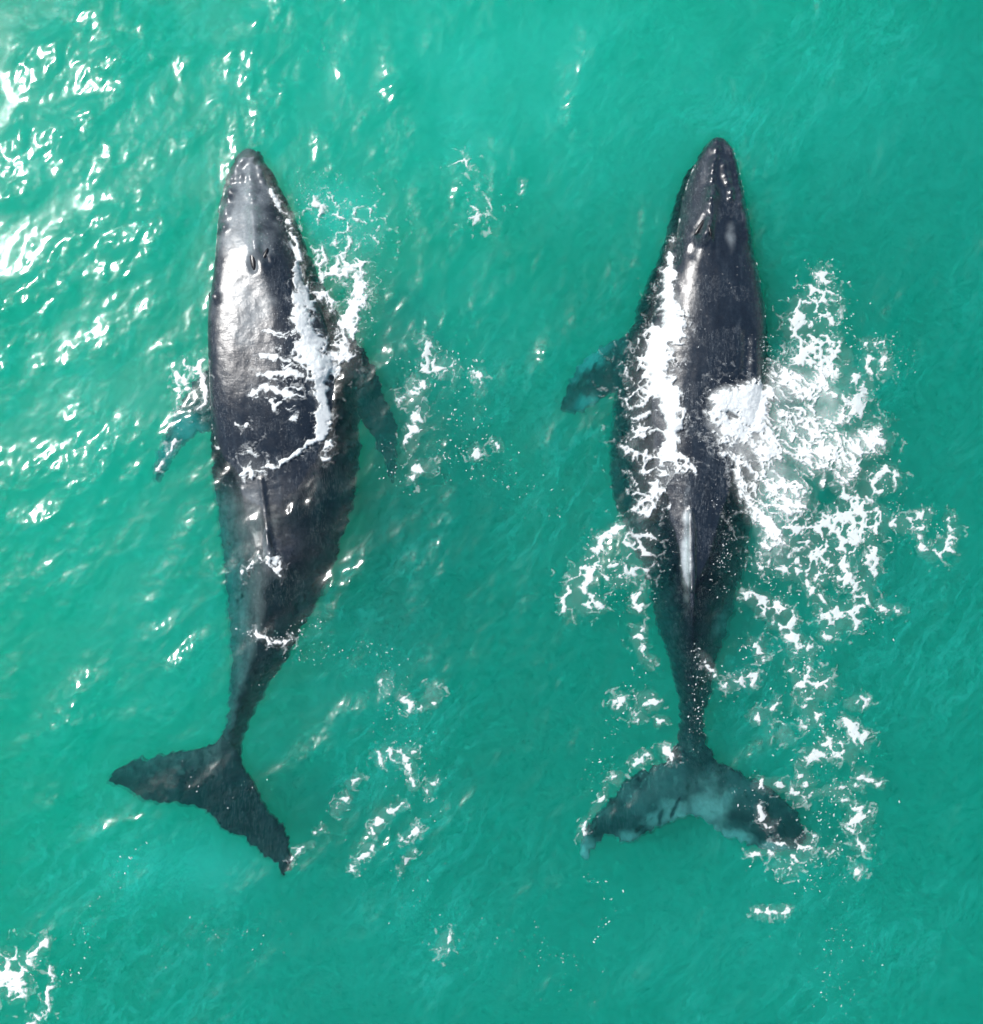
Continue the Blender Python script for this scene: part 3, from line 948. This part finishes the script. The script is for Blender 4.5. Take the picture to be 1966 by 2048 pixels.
        for (pts, count, smin, smax) in specks:
            P = np.array(pts, float)
            seg = np.hypot(*(P[1:, :2] - P[:-1, :2]).T) * (P[1:, 2] + P[:-1, 2]) + 1e-6
            for _ in range(count):
                s = rng.choice(len(seg), p=seg / seg.sum()); t = rng.random()
                c = P[s] + (P[s + 1] - P[s]) * t
                cx, cy_ = c[0] + rng.normal(0, c[2] * 0.5), c[1] + rng.normal(0, c[2] * 0.5)
                x, y = (cx - 983) / 100, (1024 - cy_) / 100
                i = int((x - fx[0]) / FS); j = int((y - fy[0]) / FS)
                if not (0 <= i < nx and 0 <= j < ny): continue
                z = BASE[j, i]; x, y = W(cx, cy_, z)
                if n1[j, i] + 0.35 * rng.random() < 0.50: continue
                r = 0.85 * (smin + (smax - smin) * rng.random() ** 3) / 100
                ang = rng.random() * 6.28; el = 1 + 1.3 * rng.random() ** 2
                k = 8
                th = np.linspace(0, 2 * math.pi, k, endpoint=False)
                rr = r * (0.75 + 0.5 * rng.random(k))
                ex, ey = np.cos(th) * rr * el, np.sin(th) * rr
                vx = x + ex * math.cos(ang) - ey * math.sin(ang); vy = y + ex * math.sin(ang) + ey * math.cos(ang)
                ring = np.stack([vx, vy, np.full(k, z + 0.004)], -1)
                mid = np.stack([x + (vx - x) * 0.6, y + (vy - y) * 0.6, np.full(k, z + 0.006 + r * 0.55)], -1)
                tv.append(np.vstack([ring, mid, [[x, y, z + 0.008 + r * 0.75]]]))
                a = np.arange(k); b = (a + 1) % k
                tt.append(np.vstack([np.stack([a, b, b + k], -1), np.stack([a, b + k, a + k], -1), np.stack([a + k, b + k, np.full(k, 2 * k)], -1)]) + n)
                tcov.append(np.concatenate([np.full(k, 0.15), np.full(k, 0.55), [0.9]]) * (0.6 + 0.45 * rng.random()) + 0.05)
                n += 2 * k + 1
        if tv:
            V = np.vstack([V] + tv); cov = np.concatenate([cov] + tcov); tt = np.vstack(tt)
        else: tt = None
        me = mesh_np('sea_foam', V, q, tt)
        attr(me, 'cover', cov)
        me.materials.append(foam_mat)
        o = link(bpy.data.objects.new('sea_foam', me))
        tag(o, label, cat, kind='stuff')
        return o

    # thin broken line of froth where skin meets sea
    edge = np.exp(-((T - WZ) / 0.03) ** 2) * (T > -5)
    edge = edge * sstep(0.38, 0.62, n1) * 0.62
    halfL = PX < 983

    # 1 - band on the left whale's right flank
    make('white foam band running down the right flank of the left whale', [
        ([(541, 377, 5), (560, 410, 7), (575, 437, 8), (592, 484, 7), (598, 530, 8), (600, 570, 12)], 0.72),
        ([(603, 570, 16), (608, 610, 22), (610, 660, 26), (622, 700, 32), (640, 735, 36), (642, 770, 20), (640, 800, 13), (648, 840, 14), (640, 872, 9)], 1.0),
        ([(640, 735, 30), (672, 718, 34), (690, 680, 26), (702, 650, 20), (712, 615, 18), (720, 580, 18), (725, 540, 18)], 0.82),
        ([(612, 590, 20), (640, 585, 20), (655, 620, 12)], 0.62),
        ([(680, 545, 26), (700, 520, 22), (730, 560, 18)], 0.66),
        ([(640, 872, 6), (612, 898, 5), (583, 916, 5), (552, 930, 6), (524, 938, 6)], 0.85),
        ([(655, 880, 10), (650, 920, 8)], 0.55), ([(630, 420, 40), (690, 470, 60), (740, 430, 40)], 0.27), ([(640, 500, 20), (660, 560, 24)], 0.4),
        ([(524, 938, 20), (505, 930, 28), (495, 948, 18)], 0.6)],
        wisp=0.25, film=0.12, lift=0.06, mound=[([(640, 735, 40)], 0.12), ([(610, 650, 30)], 0.08)],
        specks=[([(610, 380, 40), (720, 450, 70), (740, 520, 50)], 900, 0.4, 1.5), ([(700, 560, 50), (720, 640, 40)], 260, 0.5, 1.8), ([(620, 700, 60), (520, 760, 60)], 160, 0.5, 1.6)])
    # 2 - film lines across the back
    s2 = []
    r = np.random.default_rng(5)
    for k in range(16):
        y0 = 665 + 150 * r.random() ** 0.8; x0 = 500 + 80 * r.random(); L = 15 + 60 * r.random()
        pts = []; yy = y0
        for t in np.linspace(0, 1, 6):
            yy += r.normal(0, 2.5); pts.append((x0 + L * t, yy, 1.0 + 1.3 * r.random()))
        s2.append((pts, 0.62 + 0.25 * r.random()))
    s2 += [([(515, 747, 6), (545, 750, 8), (580, 748, 7), (605, 752, 6)], 0.85), ([(500, 785, 4), (530, 770, 6), (560, 778, 6), (585, 792, 4)], 0.8),
           ([(520, 715, 4), (545, 718, 6), (580, 722, 4)], 0.8), ([(525, 661, 3), (560, 663, 3), (590, 668, 3)], 0.85),
           ([(540, 800, 5), (548, 812, 5), (560, 800, 5)], 0.75), ([(470, 855, 3), (495, 852, 3)], 0.75), ([(563, 846, 2.5), (600, 834, 2.5)], 0.8)]
    make('thin lacy foam streaks trickling across the back of the left whale', s2, lift=0.012,
         extra=np.where(halfL & (PX < 620) & (PY < 900) & (PY > 375), edge, 0),
         specks=[([(470, 560, 50), (560, 620, 50), (540, 860, 60)], 260, 0.4, 1.1), ([(480, 430, 40), (560, 520, 40)], 120, 0.4, 1.0)])
    # 3 - froth line over the tail stock
    make('small froth flecks strewn across the tail stock of the left whale', [
        ([(545, 1108, 7), (556, 1130, 8), (562, 1150, 6)], 0.7), ([(535, 1105, 5), (540, 1140, 6)], 0.7), ([(520, 1120, 3), (490, 1150, 4)], 0.6),
        ([(515, 1270, 5), (545, 1285, 7), (580, 1282, 6)], 0.66)], lift=0.02,
        specks=[([(465, 1255, 8), (500, 1265, 10), (540, 1282, 16), (590, 1275, 18), (640, 1238, 14)], 90, 0.7, 2.6),
                ([(500, 1375, 8), (545, 1350, 10), (600, 1310, 20), (720, 1300, 40), (800, 1320, 30)], 110, 0.6, 2.2),
                ([(350, 1570, 40), (450, 1590, 50), (520, 1570, 40)], 16, 0.7, 2.4),
                ([(300, 1680, 25), (240, 1730, 25), (190, 1850, 30), (150, 1930, 40)], 60, 0.7, 2.4),
                ([(330, 1920, 60), (420, 1880, 60), (560, 1880, 60)], 70, 0.6, 2.0)])
    # 4 - flecks off the left whale's right flipper
    make('scattered foam flecks beside the right flipper of the left whale', [
        ([(855, 690, 7), (850, 725, 7), (858, 745, 7)], 0.72), ([(868, 732, 9), (892, 740, 9)], 0.85), ([(830, 775, 8), (845, 775, 7)], 0.8), ([(908, 736, 6)], 0.9),
        ([(826, 800, 7), (836, 825, 9), (833, 850, 9), (821, 868, 8), (815, 885, 6)], 0.8), ([(800, 795, 5)], 0.8), ([(845, 937, 9), (832, 935, 6)], 0.9),
        ([(952, 905, 8)], 0.85), ([(955, 745, 7)], 0.85), ([(957, 770, 6)], 0.8), ([(992, 885, 5)], 0.75), ([(828, 958, 5)], 0.8)], lift=0.03,
        amax=0.74, dmul=0.76, wmul=1.35, specks=[([(820, 690, 60), (900, 760, 80), (920, 850, 80), (860, 920, 80)], 330, 0.6, 2.6), ([(940, 900, 60), (1030, 970, 60), (1110, 1020, 40)], 70, 0.6, 2.2),
                ([(770, 880, 40), (800, 960, 40)], 50, 0.6, 2.0)])
    # 5 - band washing over the right whale's left flank
    make('thick white foam band washing over the left flank of the right whale', [
        ([(1343, 515, 8), (1338, 550, 15), (1336, 590, 24), (1342, 620, 30), (1338, 660, 32), (1318, 700, 38), (1308, 745, 36), (1332, 790, 30), (1345, 830, 26), (1345, 870, 23), (1340, 905, 18)], 1.0),
        ([(1348, 480, 8), (1340, 520, 10)], 0.5),
        ([(1290, 760, 50), (1290, 840, 44), (1290, 900, 42), (1300, 960, 42), (1285, 1020, 34)], 0.40),
        ([(1330, 905, 20), (1315, 950, 20), (1312, 990, 20), (1290, 1030, 16)], 0.72),
        ([(1340, 918, 7), (1362, 918, 8), (1380, 928, 8), (1390, 944, 6)], 0.9), ([(1345, 935, 14), (1375, 940, 10)], 0.62),
        ([(1275, 860, 18), (1252, 905, 10)], 0.55)],
        soft=0.16, wisp=0.3, film=0.22, lift=0.07, mound=[([(1335, 620, 40)], 0.12), ([(1315, 720, 40)], 0.12), ([(1340, 840, 30)], 0.1)],
        extra=np.where((~halfL) & (PX < 1420) & (PY > 900) & (PY < 1020), edge, np.where((~halfL) & (PY < 640), edge * 0.6, 0)),
        specks=[([(1370, 620, 40), (1350, 860, 50), (1360, 1000, 40), (1340, 1150, 60)], 300, 0.5, 1.6), ([(1450, 340, 40), (1400, 600, 60)], 90, 0.4, 1.1),
                ([(1440, 1000, 20), (1450, 1080, 30), (1440, 1180, 30)], 170, 0.5, 1.8), ([(1390, 1290, 25), (1400, 1360, 25), (1390, 1480, 25)], 140, 0.5, 2.0)])
    # 6 - arc to the left of the right whale's tail stock
    make('ragged arc of foam left of the tail stock of the right whale', [
        ([(1251, 1048, 5), (1226, 1062, 5), (1204, 1082, 8), (1184, 1108, 8), (1175, 1130, 10), (1162, 1155, 16)], 0.78),
        ([(1165, 1160, 14), (1160, 1185, 14), (1172, 1205, 12), (1195, 1212, 8)], 0.74), ([(1140, 1180, 7), (1132, 1205, 7), (1128, 1218, 4)], 0.8),
        ([(1195, 1125, 8), (1180, 1140, 8)], 0.7), ([(1265, 1085, 14), (1282, 1110, 18), (1275, 1140, 14)], 0.82), ([(1290, 1075, 14)], 0.7),
        ([(1262, 1142, 6), (1240, 1162, 5), (1228, 1170, 4)], 0.8), ([(1215, 1130, 5), (1232, 1132, 5)], 0.8), ([(1205, 1150, 4), (1215, 1160, 4)], 0.8),
        ([(1278, 1190, 8), (1275, 1220, 7)], 0.65), ([(1276, 1270, 9), (1284, 1290, 7), (1288, 1310, 6), (1300, 1318, 6)], 0.9),
        ([(1240, 1405, 9)], 0.85), ([(1295, 1400, 9), (1303, 1408, 7)], 0.88), ([(1275, 1430, 6)], 0.8), ([(1330, 1500, 7), (1343, 1508, 7)], 0.9), ([(1315, 1445, 5), (1330, 1440, 4)], 0.8),
        ([(1270, 1522, 5), (1290, 1515, 4)], 0.85), ([(1230, 1555, 6)], 0.85), ([(1212, 1575, 3), (1205, 1600, 3), (1190, 1620, 4)], 0.7), ([(1175, 1640, 4), (1162, 1680, 4)], 0.6)],
        film=0.04, lift=0.03, amax=0.74, dmul=0.70, wmul=1.35, specks=[([(1180, 1080, 30), (1220, 1170, 60), (1290, 1180, 40)], 190, 0.6, 2.2), ([(1300, 1330, 30), (1240, 1430, 40), (1180, 1560, 30)], 90, 0.7, 2.4),
               ([(1165, 1750, 8), (1225, 1790, 20), (1200, 1880, 12)], 30, 0.7, 2.4)])
    # 7 - the splash over the right side of the right whale
    make('big white splash of foam over the right side of the right whale', [
        ([(1446, 806, 28), (1470, 800, 34), (1498, 800, 34), (1505, 832, 36)], 1.55), ([(1440, 840, 32), (1470, 870, 38), (1510, 880, 46), (1540, 900, 42)], 1.12),
        ([(1450, 900, 14), (1466, 912, 8)], 0.9), ([(1480, 900, 30), (1520, 930, 46), (1550, 960, 46), (1560, 1000, 40)], 0.8),
        ([(1470, 915, 10), (1480, 960, 12), (1495, 1005, 12), (1522, 1030, 14), (1545, 1055, 18), (1560, 1085, 20)], 1.0),
        ([(1540, 790, 26), (1580, 770, 44), (1625, 770, 40), (1660, 800, 30)], 0.86),
        ([(1560, 850, 60), (1620, 850, 60), (1670, 830, 36)], 0.7), ([(1620, 905, 50), (1680, 900, 46), (1745, 880, 26), (1755, 860, 16)], 0.84),
        ([(1700, 940, 28), (1690, 950, 24)], 0.74), ([(1580, 980, 40), (1600, 1000, 30)], 0.7), ([(1648, 930, 6), (1652, 950, 6), (1642, 968, 5)], 0.8),
        ([(1500, 960, 40), (1540, 1040, 40), (1545, 1100, 30)], 0.55)],
        dmul=0.78, wisp=0.7, soft=0.30, film=0.55, lift=0.08, mound=[([(1446, 806, 30), (1480, 798, 36), (1505, 832, 38)], 0.10), ([(1580, 800, 50)], 0.08), ([(1520, 900, 50)], 0.08)],
        specks=[([(1520, 680, 24), (1550, 740, 40), (1600, 700, 40)], 160, 0.6, 2.2), ([(1430, 760, 30), (1500, 755, 30)], 70, 0.5, 1.6), ([(1760, 900, 30), (1740, 950, 40)], 60, 0.6, 2.2)])
    # 8 - lacy plume above it
    make('lacy foam plume reaching up the water right of the splash', [
        ([(1640, 552, 9), (1650, 560, 8)], 0.86), ([(1632, 585, 14), (1642, 595, 10)], 0.62), ([(1605, 605, 8), (1625, 605, 14), (1635, 620, 12)], 0.76),
        ([(1602, 630, 12), (1600, 655, 20), (1620, 660, 22), (1640, 680, 16)], 0.78), ([(1640, 640, 16), (1660, 635, 14)], 0.62),
        ([(1620, 695, 24), (1645, 700, 26), (1640, 725, 28), (1665, 720, 20)], 0.8), ([(1600, 720, 20)], 0.6), ([(1668, 590, 9)], 0.7),
        ([(1705, 755, 12), (1720, 768, 14), (1732, 775, 10)], 0.78), ([(1735, 720, 8), (1745, 738, 8)], 0.7), ([(1770, 720, 6), (1775, 742, 6)], 0.72), ([(1735, 685, 7), (1762, 690, 6)], 0.6),
        ([(1690, 710, 8)], 0.8), ([(1700, 800, 14), (1720, 830, 14)], 0.6)],
        lift=0.04, amax=0.74, dmul=0.76, wmul=1.35, specks=[([(1625, 545, 40), (1660, 600, 60), (1650, 680, 70)], 300, 0.6, 2.4), ([(1700, 690, 50), (1780, 700, 50), (1810, 740, 24)], 170, 0.5, 1.8), ([(1720, 780, 40), (1720, 850, 30)], 80, 0.6, 2.2)])
    # 9 - patches below it, with the loop at the right
    make('spread of broken foam patches below the splash with a loop at its right end', [
        ([(1640, 1055, 14), (1680, 1045, 22), (1710, 1030, 26), (1720, 1010, 18)], 0.92), ([(1700, 1060, 20), (1745, 1055, 14), (1755, 1035, 12)], 0.8),
        ([(1725, 1000, 12), (1745, 975, 12), (1760, 950, 12), (1765, 975, 10)], 0.74), ([(1690, 970, 10), (1695, 1000, 10)], 0.66), ([(1775, 940, 10), (1790, 960, 8)], 0.6),
        ([(1780, 1045, 6), (1800, 1045, 9), (1818, 1048, 8), (1840, 1035, 8), (1855, 1033, 8)], 0.8), ([(1835, 1065, 8)], 0.7), ([(1850, 1098, 8)], 0.8), ([(1865, 1110, 10), (1880, 1100, 10), (1900, 1085, 10), (1908, 1060, 7), (1900, 1035, 7)], 0.56),
        ([(1626, 1090, 16), (1635, 1110, 20), (1650, 1120, 16)], 0.82), ([(1680, 1085, 14), (1700, 1080, 16), (1690, 1110, 14)], 0.74), ([(1685, 1120, 10), (1690, 1145, 10)], 0.8),
        ([(1745, 1085, 5), (1752, 1105, 8), (1742, 1125, 10), (1740, 1140, 10)], 0.92), ([(1560, 1130, 12), (1590, 1135, 14), (1618, 1140, 14)], 0.86), ([(1640, 1155, 8), (1645, 1145, 8)], 0.8),
        ([(1680, 1155, 10), (1710, 1160, 14), (1720, 1175, 14), (1730, 1200, 9), (1715, 1215, 8), (1708, 1225, 6)], 0.72), ([(1520, 1125, 8), (1530, 1132, 8)], 0.7),
        ([(1495, 1195, 8), (1510, 1200, 10), (1530, 1215, 9), (1560, 1215, 8)], 0.8), ([(1575, 1225, 7), (1580, 1245, 9)], 0.8), ([(1545, 1245, 5), (1565, 1255, 5)], 0.75),
        ([(1655, 1222, 12), (1660, 1232, 16), (1685, 1230, 16), (1680, 1240, 12)], 0.95), ([(1705, 1245, 8)], 0.8), ([(1650, 1272, 8)], 0.95), ([(1660, 1263, 7)], 0.8), ([(1610, 1165, 4), (1630, 1188, 4), (1650, 1205, 4)], 0.8),
        ([(1767, 1217, 7)], 0.9), ([(1795, 1217, 6)], 0.8), ([(1590, 1050, 26), (1620, 1080, 30)], 0.5)],
        film=0.05, lift=0.035, amax=0.74, dmul=0.68, wmul=1.35, specks=[([(1640, 1040, 60), (1720, 1060, 70), (1660, 1180, 80)], 380, 0.6, 2.4), ([(1560, 1180, 60), (1520, 1120, 30)], 150, 0.6, 2.0),
               ([(1780, 950, 30), (1800, 1060, 40), (1880, 1060, 36), (1900, 1080, 20)], 200, 0.5, 1.7), ([(1700, 1250, 40), (1780, 1215, 40)], 40, 0.7, 2.4)])
    # 10 - trail behind, by the flukes of the right whale
    make('trail of small foam scraps in the water right of the right whale flukes', [
        ([(1580, 1272, 8), (1600, 1285, 9), (1615, 1298, 9)], 0.84), ([(1617, 1300, 3), (1617, 1340, 3), (1618, 1365, 4)], 0.85), ([(1590, 1305, 8)], 0.65), ([(1582, 1340, 5), (1590, 1355, 5)], 0.7),
        ([(1605, 1370, 7), (1620, 1365, 9), (1640, 1368, 14)], 0.9), ([(1615, 1388, 10)], 0.72), ([(1612, 1417, 8), (1622, 1418, 6)], 0.8), ([(1632, 1432, 6), (1636, 1445, 5)], 0.75), ([(1612, 1445, 9)], 0.7),
        ([(1570, 1472, 8)], 0.88), ([(1515, 1433, 9)], 0.9), ([(1540, 1415, 5), (1548, 1405, 5)], 0.75), ([(1510, 1285, 6), (1522, 1298, 7), (1530, 1312, 5)], 0.85),
        ([(1465, 1365, 8), (1485, 1362, 9), (1505, 1355, 7)], 0.72), ([(1450, 1368, 5), (1460, 1380, 4)], 0.75), ([(1405, 1310, 3), (1415, 1325, 3), (1428, 1348, 4)], 0.85),
        ([(1690, 1442, 7), (1702, 1450, 7), (1708, 1472, 7)], 0.85), ([(1705, 1408, 6), (1722, 1403, 7)], 0.85), ([(1725, 1478, 10), (1730, 1490, 8)], 0.66),
        ([(1660, 1490, 14), (1680, 1498, 12), (1700, 1500, 12)], 0.72), ([(1618, 1508, 9), (1640, 1508, 8)], 0.85), ([(1600, 1525, 5)], 0.85), ([(1695, 1512, 10)], 0.6),
        ([(1610, 1550, 7), (1616, 1562, 8)], 0.92), ([(1590, 1580, 7), (1605, 1590, 8), (1615, 1592, 5)], 0.85), ([(1625, 1590, 3), (1660, 1582, 4), (1690, 1572, 4), (1715, 1572, 6)], 0.78),
        ([(1724, 1550, 7)], 0.9), ([(1735, 1560, 3), (1760, 1566, 3)], 0.8), ([(1675, 1585, 7), (1688, 1602, 5)], 0.82), ([(1710, 1615, 6), (1712, 1635, 8), (1705, 1650, 9)], 0.88), ([(1730, 1640, 7), (1742, 1625, 5)], 0.84),
        ([(1515, 1570, 7), (1528, 1568, 7)], 0.9), ([(1550, 1566, 5), (1560, 1572, 5)], 0.8), ([(1520, 1615, 4), (1525, 1640, 4)], 0.7), ([(1540, 1656, 6)], 0.92),
        ([(1625, 1675, 6), (1612, 1690, 10), (1600, 1702, 16), (1588, 1722, 12)], 0.76), ([(1560, 1735, 9)], 0.7), ([(1500, 1700, 5), (1540, 1698, 5), (1580, 1692, 8)], 0.65), ([(1655, 1705, 5), (1670, 1695, 4)], 0.75), ([(1720, 1690, 8)], 0.72),
        ([(1715, 1740, 8)], 0.85), ([(1518, 1820, 7), (1530, 1823, 7)], 0.9), ([(1550, 1822, 6), (1572, 1821, 5)], 0.88)],
        lift=0.03, amax=0.74, dmul=0.66, wmul=1.35, specks=[([(1600, 1290, 40), (1620, 1400, 60), (1660, 1480, 80), (1650, 1580, 80), (1700, 1680, 60)], 430, 0.6, 2.6), ([(1450, 1380, 40), (1530, 1300, 40)], 90, 0.6, 2.0),
               ([(1560, 1720, 60), (1640, 1760, 60), (1700, 1740, 40)], 130, 0.6, 2.2), ([(1700, 1850, 60), (1650, 1950, 80), (1720, 2000, 60)], 110, 0.5, 1.8), ([(1515, 1620, 30), (1480, 1560, 30)], 40, 0.6, 2)])
    # 11 - sparkles behind the left whale
    make('small foam curls on the ripples between the two whale tails', [
        ([(770, 1360, 8), (772, 1375, 6)], 0.72), ([(800, 1390, 5), (812, 1400, 4), (818, 1412, 6)], 0.85), ([(865, 1390, 7), (862, 1402, 6)], 0.85), ([(836, 1412, 5)], 0.8),
        ([(770, 1500, 6), (790, 1510, 7), (812, 1500, 7), (825, 1505, 6)], 0.72), ([(752, 1510, 5), (760, 1525, 4)], 0.85), ([(815, 1515, 6), (822, 1535, 5)], 0.78), ([(828, 1555, 5), (826, 1572, 4)], 0.85),
        ([(702, 1565, 4), (715, 1553, 4)], 0.85), ([(670, 1625, 4), (695, 1590, 4)], 0.85), ([(870, 1560, 4), (858, 1585, 4)], 0.82), ([(635, 1662, 3), (648, 1655, 3)], 0.8), ([(745, 1665, 4), (770, 1635, 4), (800, 1608, 4)], 0.84),
        ([(715, 1720, 4), (742, 1700, 5)], 0.9), ([(808, 1678, 4), (832, 1662, 5)], 0.9), ([(585, 1715, 2.5), (600, 1698, 3), (620, 1688, 2)], 0.8), ([(705, 1730, 5)], 0.8), ([(800, 1740, 3), (830, 1700, 3)], 0.7), ([(955, 430, 14), (968, 412, 12)], 0.42), ([(925, 328, 10)], 0.42), ([(1045, 360, 3), (1042, 385, 3)], 0.7), ([(890, 1900, 8), (895, 1870, 6)], 0.6)],
        lift=0.02, amax=0.74, dmul=0.66, wmul=1.35, specks=[([(770, 1350, 30), (810, 1500, 60), (840, 1600, 60)], 230, 0.5, 2.0), ([(650, 1700, 40), (780, 1720, 60), (900, 1900, 80)], 60, 0.5, 1.6), ([(1000, 1850, 60), (1150, 1960, 80)], 70, 0.5, 1.6), ([(920, 320, 40), (1000, 400, 60), (940, 450, 50)], 160, 0.4, 1.5), ([(640, 80, 30), (660, 140, 30)], 60, 0.4, 1.4)])
    # 12 - corner patch
    make('bubbly foam patch in the lower left corner of the picture', [
        ([(10, 1950, 30), (25, 1930, 30), (30, 1975, 26)], 0.66), ([(60, 1925, 9), (75, 1900, 9), (92, 1885, 7)], 0.86), ([(100, 1930, 6), (102, 1970, 6), (90, 2020, 8), (70, 2045, 10)], 0.5), ([(25, 1995, 10)], 0.6)],
        lift=0.025, specks=[([(30, 1940, 40), (60, 1960, 40)], 120, 0.6, 1.8), ([(130, 1930, 30), (150, 1960, 20)], 24, 0.7, 2.2)])
    # 13 - lace above the left flipper of the left whale
    make('lacy foam over the root of the left flipper of the left whale', [
        ([(372, 720, 4), (360, 760, 7), (350, 790, 4), (348, 815, 3)], 0.72), ([(376, 735, 5), (375, 775, 7)], 0.66), ([(402, 715, 4), (395, 740, 6), (405, 770, 8), (412, 800, 6), (405, 820, 5)], 0.74),
        ([(350, 880, 4), (340, 905, 3)], 0.7), ([(322, 930, 4), (315, 938, 4)], 0.8)], film=0.06, lift=0.02,
        specks=[([(365, 740, 40), (400, 800, 40), (370, 870, 40)], 120, 0.5, 1.6)])


# ------------------------------------------------------------------ build
build_sea()
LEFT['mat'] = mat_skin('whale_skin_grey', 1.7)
RIGHT['mat'] = mat_skin('whale_skin_black', 6.3)
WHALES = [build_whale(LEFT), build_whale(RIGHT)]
build_foam(WHALES)
